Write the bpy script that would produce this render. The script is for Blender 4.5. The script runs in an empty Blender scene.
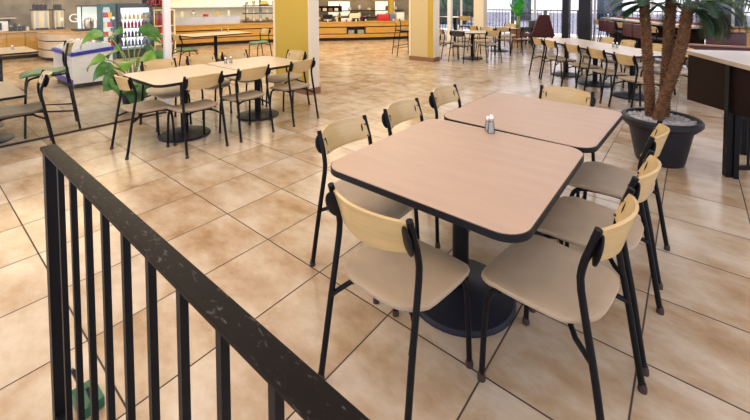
import bpy, bmesh, math, random
from mathutils import Vector, Matrix
PI = math.pi
random.seed(7)
SC = bpy.context.scene
COL = SC.collection

# ------------------------------------------------------------------ camera, world, exposure
def setup_camera():
    f, yaw, pitch, roll = 390.522, -0.687315, -0.0403768, -0.00394959
    fw = Vector((math.sin(yaw)*math.cos(pitch), math.cos(yaw)*math.cos(pitch), math.sin(pitch)))
    r0 = Vector((math.cos(yaw), -math.sin(yaw), 0)); u0 = r0.cross(fw)
    r = math.cos(roll)*r0 + math.sin(roll)*u0
    u = -math.sin(roll)*r0 + math.cos(roll)*u0
    cam = bpy.data.cameras.new('camera')
    cam.sensor_width = 36.0; cam.lens = f/750*36.0
    cam.shift_x = (375-372.34)/750; cam.shift_y = -(210-17.563)/750
    cam.clip_start = 0.05; cam.clip_end = 300
    o = bpy.data.objects.new('camera', cam); COL.objects.link(o)
    M = Matrix((r, u, -fw)).transposed().to_4x4()
    M.translation = Vector((3.65167, -1.51608, 1.57678))
    o.matrix_world = M
    SC.camera = o
setup_camera()
SC.view_settings.view_transform = 'Standard'
SC.view_settings.look = 'None'
SC.view_settings.gamma = 1.0
SC.view_settings.use_curve_mapping = False
SC.view_settings.exposure = 0.02

W = bpy.data.worlds.new('sky'); SC.world = W; W.use_nodes = True
bg = W.node_tree.nodes['Background']
bg.inputs[0].default_value = (0.80, 0.85, 1.0, 1)
bg.inputs[1].default_value = 2.3

def area(name, loc, size, power, color, rot=(0, 0, 0)):
    l = bpy.data.lights.new(name, 'AREA'); l.shape = 'RECTANGLE'
    l.size, l.size_y = size; l.energy = power; l.color = color
    o = bpy.data.objects.new(name, l); COL.objects.link(o)
    o.location = loc; o.rotation_euler = rot
    return o
WARM = (1.0, .80, .52); NEUT = (1.0, .92, .82); COOL = (.80, .88, 1.0)
area('dining_fill', (3.0, 1.5, 3.3), (8.5, 8.5), 170, (.96, .93, 1.0))  # unseen oversized fill light, added for even reflections on the tabletops
area('stair_lamp', (0.6, -1.6, 3.25), (2.2, 2.2), 52, (1.0, .68, .26))
area('middle_lamp', (-1.6, 1.2, 3.25), (2.0, 3.0), 50, (1.0, .88, .72))
area('aisle_lamp', (-2.6, 6.0, 3.25), (4.0, 3.0), 95, (1.0, .88, .68))
area('counter_lamp_left', (-7.5, 1.5, 3.25), (4.0, 4.0), 200, WARM)
area('counter_lamp_centre', (-6.6, 6.6, 3.25), (4.0, 4.0), 165, WARM)
area('counter_lamp_right', (-4.2, 10.4, 3.25), (3.5, 3.5), 170, WARM)
area('kitchen_lamp', (-10.7, 5.5, 3.2), (1.0, 7.0), 70, (1.0, .90, .68), (0, -.15, 0))
area('terrace_side_fill', (2.2, 9.5, 3.25), (5.0, 5.0), 120, (.88, .92, 1.0))  # unseen fill light, tinted to cool the light on this side

sl = bpy.data.lights.new('sun', 'SUN'); sl.energy = 5.0; sl.angle = .02; sl.color = (1.0, .97, .93)
so = bpy.data.objects.new('sun', sl); COL.objects.link(so); so.rotation_euler = (math.radians(16), 0, math.radians(-8)); so.location = (0, 0, 12)

# ------------------------------------------------------------------ materials
MATS = {}
def mat(name, col=(.5, .5, .5), rough=.5, metal=0.0, bump=0.0, bscale=60, var=0.0, vscale=6, coat=0.0,
        emit=None, estr=0.0, spec=.5, stretch=None):
    if name in MATS: return MATS[name]
    m = bpy.data.materials.new(name); m.use_nodes = True
    nt = m.node_tree; N = nt.nodes; L = nt.links
    p = N['Principled BSDF']
    p.inputs['Base Color'].default_value = (*col, 1)
    p.inputs['Roughness'].default_value = rough
    p.inputs['Metallic'].default_value = metal
    p.inputs['Coat Weight'].default_value = coat
    p.inputs['Specular IOR Level'].default_value = spec
    if emit:
        p.inputs['Emission Color'].default_value = (*emit, 1)
        p.inputs['Emission Strength'].default_value = estr
    tc = N.new('ShaderNodeTexCoord')
    src = tc.outputs['Object']
    if stretch:
        mp = N.new('ShaderNodeMapping'); mp.inputs['Scale'].default_value = stretch
        L.new(src, mp.inputs['Vector']); src = mp.outputs['Vector']
    if var > 0:
        nz = N.new('ShaderNodeTexNoise'); nz.inputs['Scale'].default_value = vscale
        nz.inputs['Detail'].default_value = 4; L.new(src, nz.inputs['Vector'])
        rmp = N.new('ShaderNodeValToRGB')
        rmp.color_ramp.elements[0].position = .3; rmp.color_ramp.elements[1].position = .7
        rmp.color_ramp.elements[0].color = (*[max(0, c*(1-var)) for c in col], 1)
        rmp.color_ramp.elements[1].color = (*[min(1, c*(1+var)) for c in col], 1)
        L.new(nz.outputs['Fac'], rmp.inputs['Fac']); L.new(rmp.outputs['Color'], p.inputs['Base Color'])
    if bump > 0:
        nb = N.new('ShaderNodeTexNoise'); nb.inputs['Scale'].default_value = bscale
        nb.inputs['Detail'].default_value = 3; L.new(src, nb.inputs['Vector'])
        b = N.new('ShaderNodeBump'); b.inputs['Strength'].default_value = bump
        b.inputs['Distance'].default_value = .01
        L.new(nb.outputs['Fac'], b.inputs['Height']); L.new(b.outputs['Normal'], p.inputs['Normal'])
    MATS[name] = m
    return m

def floor_material():
    m = bpy.data.materials.new('travertine_tile'); m.use_nodes = True
    nt = m.node_tree; N = nt.nodes; L = nt.links; p = N['Principled BSDF']
    def math_(op, a, b=None):
        n = N.new('ShaderNodeMath'); n.operation = op
        for k, v in enumerate((a, b)):
            if v is None: continue
            if isinstance(v, (int, float)): n.inputs[k].default_value = v
            else: L.new(v, n.inputs[k])
        return n.outputs[0]
    g = N.new('ShaderNodeNewGeometry'); s = N.new('ShaderNodeSeparateXYZ'); L.new(g.outputs['Position'], s.inputs[0])
    tx = math_('MULTIPLY', s.outputs[0], 2.0); ty = math_('MULTIPLY', s.outputs[1], 2.0)
    ix = math_('FLOOR', tx); iy = math_('FLOOR', ty); fx = math_('FRACT', tx); fy = math_('FRACT', ty)
    dx = math_('MINIMUM', fx, math_('SUBTRACT', 1.0, fx)); dy = math_('MINIMUM', fy, math_('SUBTRACT', 1.0, fy))
    d = math_('MINIMUM', dx, dy)
    mr = N.new('ShaderNodeMapRange'); mr.inputs[1].default_value = .005; mr.inputs[2].default_value = .011
    L.new(d, mr.inputs[0]); tile = mr.outputs[0]
    cid = N.new('ShaderNodeCombineXYZ'); L.new(ix, cid.inputs[0]); L.new(iy, cid.inputs[1])
    wn = N.new('ShaderNodeTexWhiteNoise'); wn.noise_dimensions = '3D'; L.new(cid.outputs[0], wn.inputs['Vector'])
    # per-tile offset so the clouding breaks at each joint
    off = N.new('ShaderNodeVectorMath'); off.operation = 'SCALE'; off.inputs['Scale'].default_value = 9.0
    L.new(wn.outputs['Color'], off.inputs[0])
    add = N.new('ShaderNodeVectorMath'); add.operation = 'ADD'
    L.new(g.outputs['Position'], add.inputs[0]); L.new(off.outputs[0], add.inputs[1])
    mp = N.new('ShaderNodeMapping'); mp.inputs['Scale'].default_value = (1.0, 1.6, 1); L.new(add.outputs[0], mp.inputs['Vector'])
    n1 = N.new('ShaderNodeTexNoise'); n1.inputs['Scale'].default_value = 2.6; n1.inputs['Detail'].default_value = 5
    n1.inputs['Roughness'].default_value = .55; L.new(mp.outputs[0], n1.inputs['Vector'])
    n2 = N.new('ShaderNodeTexNoise'); n2.inputs['Scale'].default_value = 11; n2.inputs['Detail'].default_value = 6
    n2.inputs['Roughness'].default_value = .7; L.new(mp.outputs[0], n2.inputs['Vector'])
    mixv = math_('ADD', math_('MULTIPLY', n1.outputs['Fac'], .76), math_('MULTIPLY', n2.outputs['Fac'], .24))
    v = math_('ADD', mixv, math_('MULTIPLY', math_('SUBTRACT', wn.outputs['Value'], .5), .12))
    r = N.new('ShaderNodeValToRGB'); cr = r.color_ramp
    cr.elements[0].position = .30; cr.elements[0].color = (.30, .185, .095, 1)
    cr.elements[1].position = .66; cr.elements[1].color = (.55, .46, .365, 1)
    e = cr.elements.new(.43); e.color = (.405, .29, .185, 1)
    e = cr.elements.new(.52); e.color = (.465, .365, .262, 1)
    L.new(v, r.inputs['Fac'])
    mx = N.new('ShaderNodeMix'); mx.data_type = 'RGBA'
    L.new(tile, mx.inputs[0]); mx.inputs[6].default_value = (.045, .025, .018, 1); L.new(r.outputs['Color'], mx.inputs[7])
    L.new(mx.outputs[2], p.inputs['Base Color'])
    rr = N.new('ShaderNodeMapRange'); rr.inputs[1].default_value = .3; rr.inputs[2].default_value = .7
    rr.inputs[3].default_value = .13; rr.inputs[4].default_value = .28
    L.new(n2.outputs['Fac'], rr.inputs[0])
    rm = N.new('ShaderNodeMix'); rm.data_type = 'FLOAT'; L.new(tile, rm.inputs[0]); rm.inputs[2].default_value = .8
    L.new(rr.outputs[0], rm.inputs[3]); L.new(rm.outputs[0], p.inputs['Roughness'])
    hb = math_('ADD', math_('MULTIPLY', tile, .6), math_('MULTIPLY', n2.outputs['Fac'], .25))
    b = N.new('ShaderNodeBump'); b.inputs['Strength'].default_value = .12; b.inputs['Distance'].default_value = .003
    L.new(hb, b.inputs['Height']); L.new(b.outputs['Normal'], p.inputs['Normal'])
    return m

def glass_material(name, tint=(1, 1, 1), refl=.5):
    m = bpy.data.materials.new(name); m.use_nodes = True
    nt = m.node_tree; N = nt.nodes; L = nt.links
    for n in list(N): N.remove(n)
    o = N.new('ShaderNodeOutputMaterial'); t = N.new('ShaderNodeBsdfTransparent'); t.inputs[0].default_value = (*tint, 1)
    gl = N.new('ShaderNodeBsdfGlossy'); gl.inputs['Roughness'].default_value = .02
    fr = N.new('ShaderNodeFresnel'); fr.inputs[0].default_value = 1.45
    mu = N.new('ShaderNodeMath'); mu.operation = 'MULTIPLY'; mu.inputs[1].default_value = refl; L.new(fr.outputs[0], mu.inputs[0])
    mx = N.new('ShaderNodeMixShader'); L.new(mu.outputs[0], mx.inputs[0]); L.new(t.outputs[0], mx.inputs[1]); L.new(gl.outputs[0], mx.inputs[2])
    L.new(mx.outputs[0], o.inputs['Surface'])
    return m

M_floor = floor_material()
M_glass = glass_material('clear_glass', (.97, .985, .98), .6)
M_jar = glass_material('shaker_glass', (.80, .84, .86), 1.6)
M_black = mat('black_powder_coat', (.005, .005, .007), .42, spec=.16)
M_blackr = mat('worn_black_paint', (.005, .0035, .003), .5, spec=.10)
def add_scratches(m):
    nt = m.node_tree; N = nt.nodes; L = nt.links; p = N['Principled BSDF']
    tc = N.new('ShaderNodeTexCoord'); mp = N.new('ShaderNodeMapping'); mp.inputs['Scale'].default_value = (45, 110, 60)
    mp.inputs['Rotation'].default_value = (0, 0, .5)
    nz = N.new('ShaderNodeTexNoise'); nz.inputs['Scale'].default_value = 1.0; nz.inputs['Detail'].default_value = 3
    r = N.new('ShaderNodeValToRGB'); r.color_ramp.elements[0].position = .62; r.color_ramp.elements[1].position = .74
    r.color_ramp.elements[0].color = (.005, .0035, .003, 1); r.color_ramp.elements[1].color = (.085, .07, .065, 1)
    L.new(tc.outputs['Object'], mp.inputs['Vector']); L.new(mp.outputs[0], nz.inputs['Vector']); L.new(nz.outputs['Fac'], r.inputs['Fac'])
    L.new(r.outputs['Color'], p.inputs['Base Color'])
add_scratches(M_blackr)
M_base = mat('dark_cast_iron', (.012, .013, .022), .45, bump=.1, bscale=200, spec=.3)
M_rub = mat('rubber_glide', (.035, .018, .014), .6)
M_maple = mat('maple_ply', (.52, .365, .165), .30, var=.10, vscale=5, coat=.2, stretch=(1, 1, 9))
M_seat = mat('tan_vinyl', (.41, .315, .22), .48, bump=.12, bscale=260, var=.06, vscale=9)
M_seatgreen = mat('green_vinyl', (.10, .20, .10), .5, bump=.1, bscale=200)
M_seatgrey = mat('grey_green_vinyl', (.10, .085, .06), .5, bump=.1, bscale=200)
M_seatdark = mat('dark_vinyl', (.035, .03, .035), .5)
M_maroon = mat('maroon_vinyl', (.075, .018, .022), .42)
M_lam = mat('pink_maple_laminate', (.43, .295, .215), .40, var=.045, vscale=3.5, coat=.0, stretch=(1, 5, 1))
M_lamp_ = mat('pale_maple_laminate', (.52, .41, .305), .32, var=.05, vscale=4, coat=.0, stretch=(1, 5, 1))
M_edge = mat('black_edge_band', (.006, .006, .010), .45, spec=.25)
M_yellow = mat('ochre_paint', (.50, .34, .04), .6)
M_cream = mat('cream_paint', (.80, .70, .46), .6)
M_white = mat('white_paint', (.80, .78, .76), .5)
M_offw = mat('offwhite_paint', (.74, .66, .52), .6)
M_tilebase = mat('brown_base_tile', (.24, .11, .05), .4)
M_oak = mat('honey_oak', (.50, .27, .055), .4, var=.16, vscale=5, stretch=(.6, .6, 6))
M_paleoak = mat('pale_laminate', (.56, .42, .28), .25, var=.06, vscale=3)
M_dark = mat('dark_recess', (.03, .014, .008), .6)
M_brownbl = mat('dark_brown_panel', (.014, .006, .005), .5, var=.3, vscale=4, spec=.06)
M_steel = mat('stainless_steel', (.62, .58, .53), .28, metal=.9, var=.08, vscale=3)
M_chrome = mat('chrome', (.82, .82, .84), .12, metal=1.0)
M_stone = mat('olive_stone', (.30, .245, .16), .7, var=.35, vscale=2.2, bump=.3, bscale=6)
M_walltile = mat('white_kitchen_tile', (.86, .82, .68), .3)
M_blue = mat('blue_plastic', (.018, .03, .36), .35)
M_whitep = mat('white_enamel', (.78, .77, .76), .3)
M_grille = mat('white_grille', (.74, .73, .72), .4, bump=.3, bscale=90)
M_icedglass = mat('highlight_white_freezer_glass', (.80, .84, .90), .08, coat=.6)  # white highlights on the lid put into its base colour
M_pot = mat('charcoal_plastic', (.014, .014, .019), .5, spec=.3, bump=.06, bscale=90)
M_pebble = mat('grey_pebble', (.40, .39, .40), .7, var=.45, vscale=30)
M_trunk = mat('fibrous_trunk', (.135, .062, .026), .85, var=.5, vscale=28, bump=.5, bscale=60)
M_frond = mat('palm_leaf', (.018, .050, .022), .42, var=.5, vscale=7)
M_frondl = mat('palm_leaf_painted_sun', (.09, .19, .05), .4, var=.4, vscale=7)  # lighter copy of the palm leaf, sunlight painted into the colour
M_stalk = mat('leaf_stalk', (.22, .36, .08), .5)
M_leaf = mat('broad_leaf', (.045, .17, .022), .32, var=.5, vscale=5)
M_leafy = mat('light_green_leaf', (.16, .36, .035), .35, var=.35, vscale=5)  # lighter, yellower green for some of the leaves
M_soil = mat('potting_soil', (.05, .03, .02), .9)
M_red = mat('red_plastic', (.50, .02, .02), .35)
M_reddrink = mat('red_drink', (.30, .012, .02), .2)
M_purple = mat('purple_drink', (.25, .07, .30), .25)
M_pink = mat('magenta_drink', (.50, .05, .17), .25)
M_yel = mat('yellow_pack', (.75, .45, .03), .4)
M_blackp = mat('black_plastic', (.02, .02, .022), .35)
M_teal = mat('teal_metal', (.02, .10, .11), .35)
M_greenp = mat('green_plastic', (.01, .10, .05), .4)
M_screen = mat('fridge_light_panel', (.8, .85, .9), .4, emit=(.86, .93, 1.0), estr=1.5)
M_warmlit = mat('lit_opal_panel', (.9, .85, .7), .4, emit=(1.0, .92, .72), estr=.85)
M_menu = mat('lit_white_panel', (.85, .85, .82), .4, emit=(.93, 1.0, .92), estr=.6)
M_ceiling = mat('ceiling_paint', (.80, .78, .74), .8)
M_ground = mat('terrace_paving', (.52, .49, .50), .7, var=.15, vscale=1)
M_facade = mat('pale_facade', (.80, .77, .80), .7, var=.1, vscale=.6)
M_winddark = mat('dark_window', (.03, .04, .06), .15)
M_hedge = mat('hedge_leaves', (.02, .05, .025), .7, var=.6, vscale=4)
M_railglass = glass_material('grey_rail_glass', (.62, .62, .68), .6)

# ------------------------------------------------------------------ mesh helpers
class MB:
    def __init__(s): s.bm = bmesh.new()
    def face(s, vs):
        try: return s.bm.faces.new(vs)
        except ValueError: return None
    def box(s, c, d, rot=None, bev=0.0):
        """c centre, d full dimensions"""
        b = bmesh.new(); bmesh.ops.create_cube(b, size=1.0)
        bmesh.ops.scale(b, vec=Vector(d), verts=b.verts)
        if bev > 0: bmesh.ops.bevel(b, geom=list(b.edges), offset=bev, segments=2, affect='EDGES', profile=.6)
        M = Matrix.Translation(Vector(c))
        if rot is not None: M = M @ (rot if isinstance(rot, Matrix) else Matrix.Rotation(rot, 4, 'Z'))
        bmesh.ops.transform(b, matrix=M, verts=b.verts)
        s.join(b); return s
    def bar(s, a, b, w, h, up=(0, 0, 1)):
        """rectangular bar from a to b"""
        a, b = Vector(a), Vector(b); x = (b-a); ln = x.length; x.normalize()
        z = Vector(up); y = z.cross(x)
        if y.length < 1e-4: y = Vector((0, 1, 0)).cross(x)
        y.normalize(); z = x.cross(y)
        M = Matrix((x, y, z)).transposed().to_4x4()
        s.box((a+b)/2, (ln, w, h), M.to_3x3().to_4x4()); return s
    def join(s, b):
        me = bpy.data.meshes.new('tmp'); b.to_mesh(me); b.free(); s.bm.from_mesh(me); bpy.data.meshes.remove(me)
    def tube(s, pts, r, n=8, cap=True):
        pts = [Vector(p) for p in pts]; m = len(pts)
        rs = r if isinstance(r, (list, tuple)) else [r]*m
        t0 = (pts[1]-pts[0]).normalized()
        ref = Vector((0, 0, 1)) if abs(t0.z) < .9 else Vector((1, 0, 0))
        nx = t0.cross(ref).normalized(); rings = []
        for i in range(m):
            if i == 0: t = t0
            elif i == m-1: t = (pts[i]-pts[i-1]).normalized()
            else: t = ((pts[i+1]-pts[i]).normalized()+(pts[i]-pts[i-1]).normalized()).normalized()
            nx = (nx - t*nx.dot(t)).normalized(); ny = t.cross(nx)
            rings.append([s.bm.verts.new(pts[i]+rs[i]*(math.cos(2*PI*k/n)*nx+math.sin(2*PI*k/n)*ny)) for k in range(n)])
        for i in range(m-1):
            for k in range(n):
                s.face((rings[i][k], rings[i][(k+1) % n], rings[i+1][(k+1) % n], rings[i+1][k]))
        if cap:
            s.face(rings[0][::-1]); s.face(rings[-1])
        return s
    def lathe(s, prof, c=(0, 0, 0), n=24, M=None, arc=None):
        c = Vector(c); rings = []
        for (r, z) in prof:
            if r < 1e-5:
                rings.append([s.bm.verts.new(s._t(Vector((0, 0, z)), c, M))]); continue
            rings.append([s.bm.verts.new(s._t(Vector((r*math.cos(2*PI*k/n), r*math.sin(2*PI*k/n), z)), c, M)) for k in range(n)])
        for a, b in zip(rings[:-1], rings[1:]):
            for k in range(n):
                k2 = (k+1) % n
                if len(a) == 1 and len(b) == 1: continue
                if len(a) == 1: s.face((a[0], b[k], b[k2]))
                elif len(b) == 1: s.face((a[k], b[0], a[k2]))
                else: s.face((a[k], b[k], b[k2], a[k2]))
        if len(rings[0]) > 1: s.face(rings[0])
        if len(rings[-1]) > 1: s.face(rings[-1][::-1])
        return s
    def _t(s, v, c, M): return c + (M @ v if M is not None else v)
    def prism(s, poly, z0, z1):
        a = [s.bm.verts.new((x, y, z0)) for x, y in poly]; b = [s.bm.verts.new((x, y, z1)) for x, y in poly]
        n = len(poly)
        for k in range(n): s.face((a[k], a[(k+1) % n], b[(k+1) % n], b[k]))
        s.face(a[::-1]); s.face(b); return s
    def sweep(s, path, prof):
        """closed profile [(depth behind the path, z)] swept along a plan path"""
        P = [Vector((x, y)) for x, y in path]; n = len(P); rings = []
        for i in range(n):
            t = (P[min(i+1, n-1)]-P[max(i-1, 0)]).normalized(); nv = Vector((-t.y, t.x))
            rings.append([s.bm.verts.new((P[i].x+nv.x*d, P[i].y+nv.y*d, z)) for d, z in prof])
        m = len(prof)
        for i in range(n-1):
            for k in range(m): s.face((rings[i][k], rings[i+1][k], rings[i+1][(k+1) % m], rings[i][(k+1) % m]))
        s.face(rings[0]); s.face(rings[-1][::-1]); return s
    def grid(s, fn, nu, nv, thick=0.0):
        """surface fn(u,v) with u,v in 0..1, thickened along its normal"""
        vs = [[s.bm.verts.new(fn(i/nu, j/nv)) for j in range(nv+1)] for i in range(nu+1)]
        fs = []
        for i in range(nu):
            for j in range(nv): fs.append(s.face((vs[i][j], vs[i+1][j], vs[i+1][j+1], vs[i][j+1])))
        if thick:
            s.bm.normal_update()
            bmesh.ops.solidify(s.bm, geom=[f for f in fs if f], thickness=thick)
        return s
    def sphere(s, c, r, seg=10, sc=(1, 1, 1)):
        b = bmesh.new(); bmesh.ops.create_uvsphere(b, u_segments=seg, v_segments=max(5, seg//2+1), radius=r)
        bmesh.ops.transform(b, matrix=Matrix.Translation(Vector(c)) @ Matrix.Diagonal((*sc, 1)), verts=b.verts)
        s.join(b); return s
    def mesh(s, name, m, sharp=38):
        bm = s.bm
        bmesh.ops.recalc_face_normals(bm, faces=bm.faces)
        for f in bm.faces: f.smooth = True
        ca = math.radians(sharp)
        for e in bm.edges:
            if len(e.link_faces) == 2 and e.calc_face_angle(0) > ca: e.smooth = False
        me = bpy.data.meshes.new(name); bm.to_mesh(me); bm.free()
        me.materials.append(m)
        return me
    def build(s, name, m, parent=None, loc=None, rotz=0, sharp=38):
        o = bpy.data.objects.new(name, s.mesh(name, m, sharp)); COL.objects.link(o)
        if parent: o.parent = parent
        if loc is not None: o.location = loc
        if rotz: o.rotation_euler = (0, 0, rotz)
        return o

def tag(o, label=None, cat=None, group=None, kind=None):
    if label: o['label'] = label
    if cat: o['category'] = cat
    if group: o['group'] = group
    if kind: o['kind'] = kind
    return o
def thing(name, label, cat, loc=(0, 0, 0), rotz=0, group=None):
    o = bpy.data.objects.new(name, None); COL.objects.link(o); o.empty_display_size = .1
    o.location = loc; o.rotation_euler = (0, 0, rotz)
    return tag(o, label, cat, group)
def struct(o): o['kind'] = 'structure'; return o
def dup(root, loc, rotz, label, group=None):
    r = root.copy(); COL.objects.link(r); r.location = loc; r.rotation_euler = (0, 0, rotz); r['label'] = label
    if group: r['group'] = group
    for ch in list(root.children):
        c = ch.copy(); COL.objects.link(c); c.parent = r
        for g in list(ch.children):
            d = g.copy(); COL.objects.link(d); d.parent = c
    return r
def rrect(x0, x1, y0, y1, r, n=6):
    pts = []
    for cx, cy, a0 in ((x1-r, y1-r, 0), (x0+r, y1-r, PI/2), (x0+r, y0+r, PI), (x1-r, y0+r, 1.5*PI)):
        for k in range(n+1):
            a = a0+PI/2*k/n; pts.append((cx+r*math.cos(a), cy+r*math.sin(a)))
    return pts
def smooth_path(p, it=2):
    for _ in range(it):
        q = [p[0]]
        for a, b in zip(p[:-1], p[1:]):
            a, b = Vector(a), Vector(b)
            q += [a.lerp(b, .25), a.lerp(b, .75)]
        q.append(p[-1]); p = q
    return [tuple(v) for v in p]

# ------------------------------------------------------------------ the setting
struct(MB().box((-1, 5, -.05), (30, 26, .1)).build('floor', M_floor))
struct(MB().box((-2.2, 5.5, 3.4), (22.4, 18, .1)).build('ceiling', M_ceiling))
COUNTER = smooth_path([(-11.0, 3.2), (-10.75, 3.6), (-10.2, 4.6), (-9.75, 6.2), (-9.2, 7.6), (-8.05, 9.05), (-7.0, 10.1), (-6.0, 11.4), (-5.3, 12.7)], 2)
WALLP = smooth_path([(-12.3, -5.0), (-12.4, 1.0), (-12.55, 3.2), (-12.2, 4.8), (-11.8, 6.4), (-11.2, 8.3), (-9.9, 10.1), (-8.6, 11.4), (-7.6, 12.8), (-6.9, 14.3)], 2)
struct(MB().sweep(WALLP, [(0, 0), (.2, 0), (.2, 3.4), (0, 3.4)]).build('wall_back', M_stone))

# yellow columns
def column(name, x0, x1, y0, y1, frontm, strip=False):
    t = struct(thing(name, None, None, ((x0+x1)/2, (y0+y1)/2, 0)))
    hx, hy = (x1-x0)/2, (y1-y0)/2
    MB().box((0, 0, 1.7), (2*hx, 2*hy, 3.35)).build('shaft', frontm, t)
    MB().box((hx+.004, .0, 1.7), (.02, 2*hy+.01, 3.35)).build('side_panel', M_offw, t)  # lit side of the column painted as an off-white face
    if strip: MB().box((hx-.075, -hy-.006, 1.7), (.16, .014, 3.35)).build('edge_strip', M_yellow, t)
    MB().box((-hx-.012, -.01, 1.7), (.05, 2*hy, 3.35)).build('corner_strip', M_cream, t)
    MB().box((0, 0, .055), (2*hx+.05, 2*hy+.05, .11)).build('base_tile', M_tilebase, t)
    return t
column('wall_column_near', -2.27, -1.35, 2.88, 3.10, M_yellow)
column('wall_column_far', -2.27, -1.56, 7.32, 7.62, mat('pale_ochre_paint', (.58, .46, .23), .6), True)

# glass partition on the left
g = struct(thing('window_1', None, None, (-2.16, -1.2, 0)))
MB().box((0, -.8, 1.68), (.012, 5.8, 3.3)).build('pane', M_glass, g)
MB().box((0, 2.13, 1.68), (.085, .085, 3.35), bev=.006).build('mullion', M_white, g)
MB().box((0, -.8, .010), (.028, 5.8, .020)).build('floor_track', M_dark, g)
M_vinyl = mat('white_vinyl', (.85, .84, .78), .5)
def text_mesh(body, size, m):
    fc = bpy.data.curves.new('text', 'FONT'); fc.body = body; fc.size = size; fc.extrude = .002
    fo = bpy.data.objects.new('text', fc); COL.objects.link(fo); bpy.context.view_layer.update()
    me = bpy.data.meshes.new_from_object(fo.evaluated_get(bpy.context.evaluated_depsgraph_get()))
    bpy.data.objects.remove(fo); me.materials.clear(); me.materials.append(m); return me
def lettering(body, size, m, parent, loc, width=None):
    me = text_mesh(body, size, m); o = bpy.data.objects.new('lettering', me); COL.objects.link(o); o.parent = parent
    o.location = loc; o.rotation_euler = (PI/2, 0, PI/2)
    if width:
        xs = [v.co.x for v in me.vertices]; k = width/(max(xs)-min(xs)); o.scale = (k, 1, 1)
    return o
lettering('G', .145, M_vinyl, g, (.009, .99, 1.345), None)
lettering('rill', .115, M_vinyl, g, (.009, 1.12, 1.345), None)
for y, z in ((.925, 1.385), (1.46, 1.38)):
    MB().lathe([(0, 0), (.020, 0), (.020, .003), (0, .003)], (0, 0, 0), 14, Matrix.Rotation(PI/2, 3, 'Y')).build('lettering_dot', M_vinyl, g, (.007, y, z))

# window wall to the terrace
YW = 14.6
g = struct(thing('window_2', None, None, (0, YW, 0)))
MB().box((1.5, 0, 1.7), (16.6, .012, 3.2)).build('pane', M_glass, g)
for x in (-6.6, -4.4, -3.35, -1.2, .9, 2.6, 4.6, 6.6, 9.7): MB().box((x, 0, 1.7), (.07, .08, 3.35)).build('mullion', M_white, g)
MB().box((1.5, 0, .05), (16.6, .10, .10)).build('sill', M_white, g)
struct(MB().box((-2.72, 10.4, 1.68), (.13, .13, 3.35)).build('wall_post_slim', M_white))
struct(MB().box((-3.05, 13.6, 1.68), (.42, .36, 3.35)).build('wall_post_wide', M_offw))
struct(MB().box((.20, 13.5, 1.68), (.21, .34, 3.35)).build('wall_pier_dark', M_base))
struct(MB().box((.80, 13.5, 1.68), (.37, .34, 3.35)).build('wall_pier_black', M_base))

# outside
struct(MB().box((0, 27, -.12), (60, 24, .1)).build('terrace_ground', M_ground))
f = tag(thing('facade_building', 'pale building across the terrace seen through the far windows', 'building', (0, 30, 0)))
MB().box((0, 0, 4.5), (46, .5, 9.2)).build('wall', M_facade, f)
for k, x in enumerate(range(-20, 21, 6)):
    w = MB().box((x+1.2, -.27, 1.3), (1.5, .06, 2.5)).build('window', M_winddark, f)
    MB().box((x+3.2, -.4, 4.5), (.5, .35, 9.0)).build('pilaster', M_offw, f)
h = MB()
for k in range(40):
    h.sphere((-11.2+random.random()*3.0, 24+random.random()*1.5, .4+random.random()*2.4), .5+random.random()*.4, 8)
tag(h.build('garden_hedge', M_hedge), 'dark tall hedge beyond the windows left of the wide pale post', 'hedge')
rt = tag(thing('terrace_railing', 'grey glazed terrace railing with dark posts beyond the windows', 'railing', (0, 18, 0)))
for k, x in enumerate([-9.5+1.55*i for i in range(14)]):
    MB().box((x, 0, .55), (.16 if k % 3 else .38, .08, 1.15)).build('post', M_blackp, rt)
    if k < 13:
        MB().box((x+.78, 0, .55), (1.25, .02, .95)).build('panel', M_railglass, rt)
        q = MB()
        for j in range(8): q.box((x+.20+.165*j, .03, .58), (.022, .022, 1.08))
        q.build('bar_infill', M_blackp, rt)
MB().box((.6, 0, 1.14), (20.3, .09, .05)).build('handrail', M_blackp, rt)

# ------------------------------------------------------------------ chair
def seat_mesh(m, name='seat'):
    b = MB()
    out = []
    N = 40
    for k in range(N):
        a = 2*PI*k/N; c, s_ = math.cos(a), math.sin(a)
        e = 2/3.6
        x = .222*math.copysign(abs(c)**e, c); y = .025+.235*math.copysign(abs(s_)**e, s_)
        x *= 1+.09*(y/.25)
        out.append((x, y))
    def z_at(x, y, t):
        zz = .448+.010*((x/.2)**2)*(1 if y < .15 else .3)
        if y > .17: zz -= 1.5*(y-.17)**2*3
        if y < -.10: zz += .25*(-.10-y)
        return zz
    rings = []
    for sc, dz in ((.93, -.030), (.985, -.022), (1.0, -.012), (.99, -.003), (.955, 0), (.8, -.001), (.5, -.003), (.2, -.004)):
        rings.append([b.bm.verts.new((x*sc, .025+(y-.025)*sc, z_at(x*sc, .025+(y-.025)*sc, 0)+dz)) for x, y in out])
    for r0, r1 in zip(rings[:-1], rings[1:]):
        for k in range(N): b.face((r0[k], r0[(k+1) % N], r1[(k+1) % N], r1[k]))
    b.face(rings[0][::-1]); b.face(rings[-1])
    return b.mesh(name, m, 60)
def back_mesh(m, name='backrest'):
    b = MB()
    def fn(u, v):
        x = (u*2-1); cr = 1-x*x
        lo = .683-.014*cr; hi = .806+.014*cr
        if abs(x) > .9: k = (abs(x)-.9)/.1; lo += .014*k*k; hi -= .020*k*k
        z = lo+(hi-lo)*v
        y = -.166-.066*cr-.045*v
        return Vector((x*.196, y, z))
    b.grid(fn, 20, 8, .012)
    return b.mesh(name, m, 50)
def mesh_obj(name, me, parent):
    o = bpy.data.objects.new(name, me); COL.objects.link(o); o.parent = parent; return o
def glide(b, x, y): b.lathe([(.0, 0), (.017, 0), (.017, .016), (.0125, .030), (.0125, .034)], (x, y, 0), 10); return b
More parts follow.
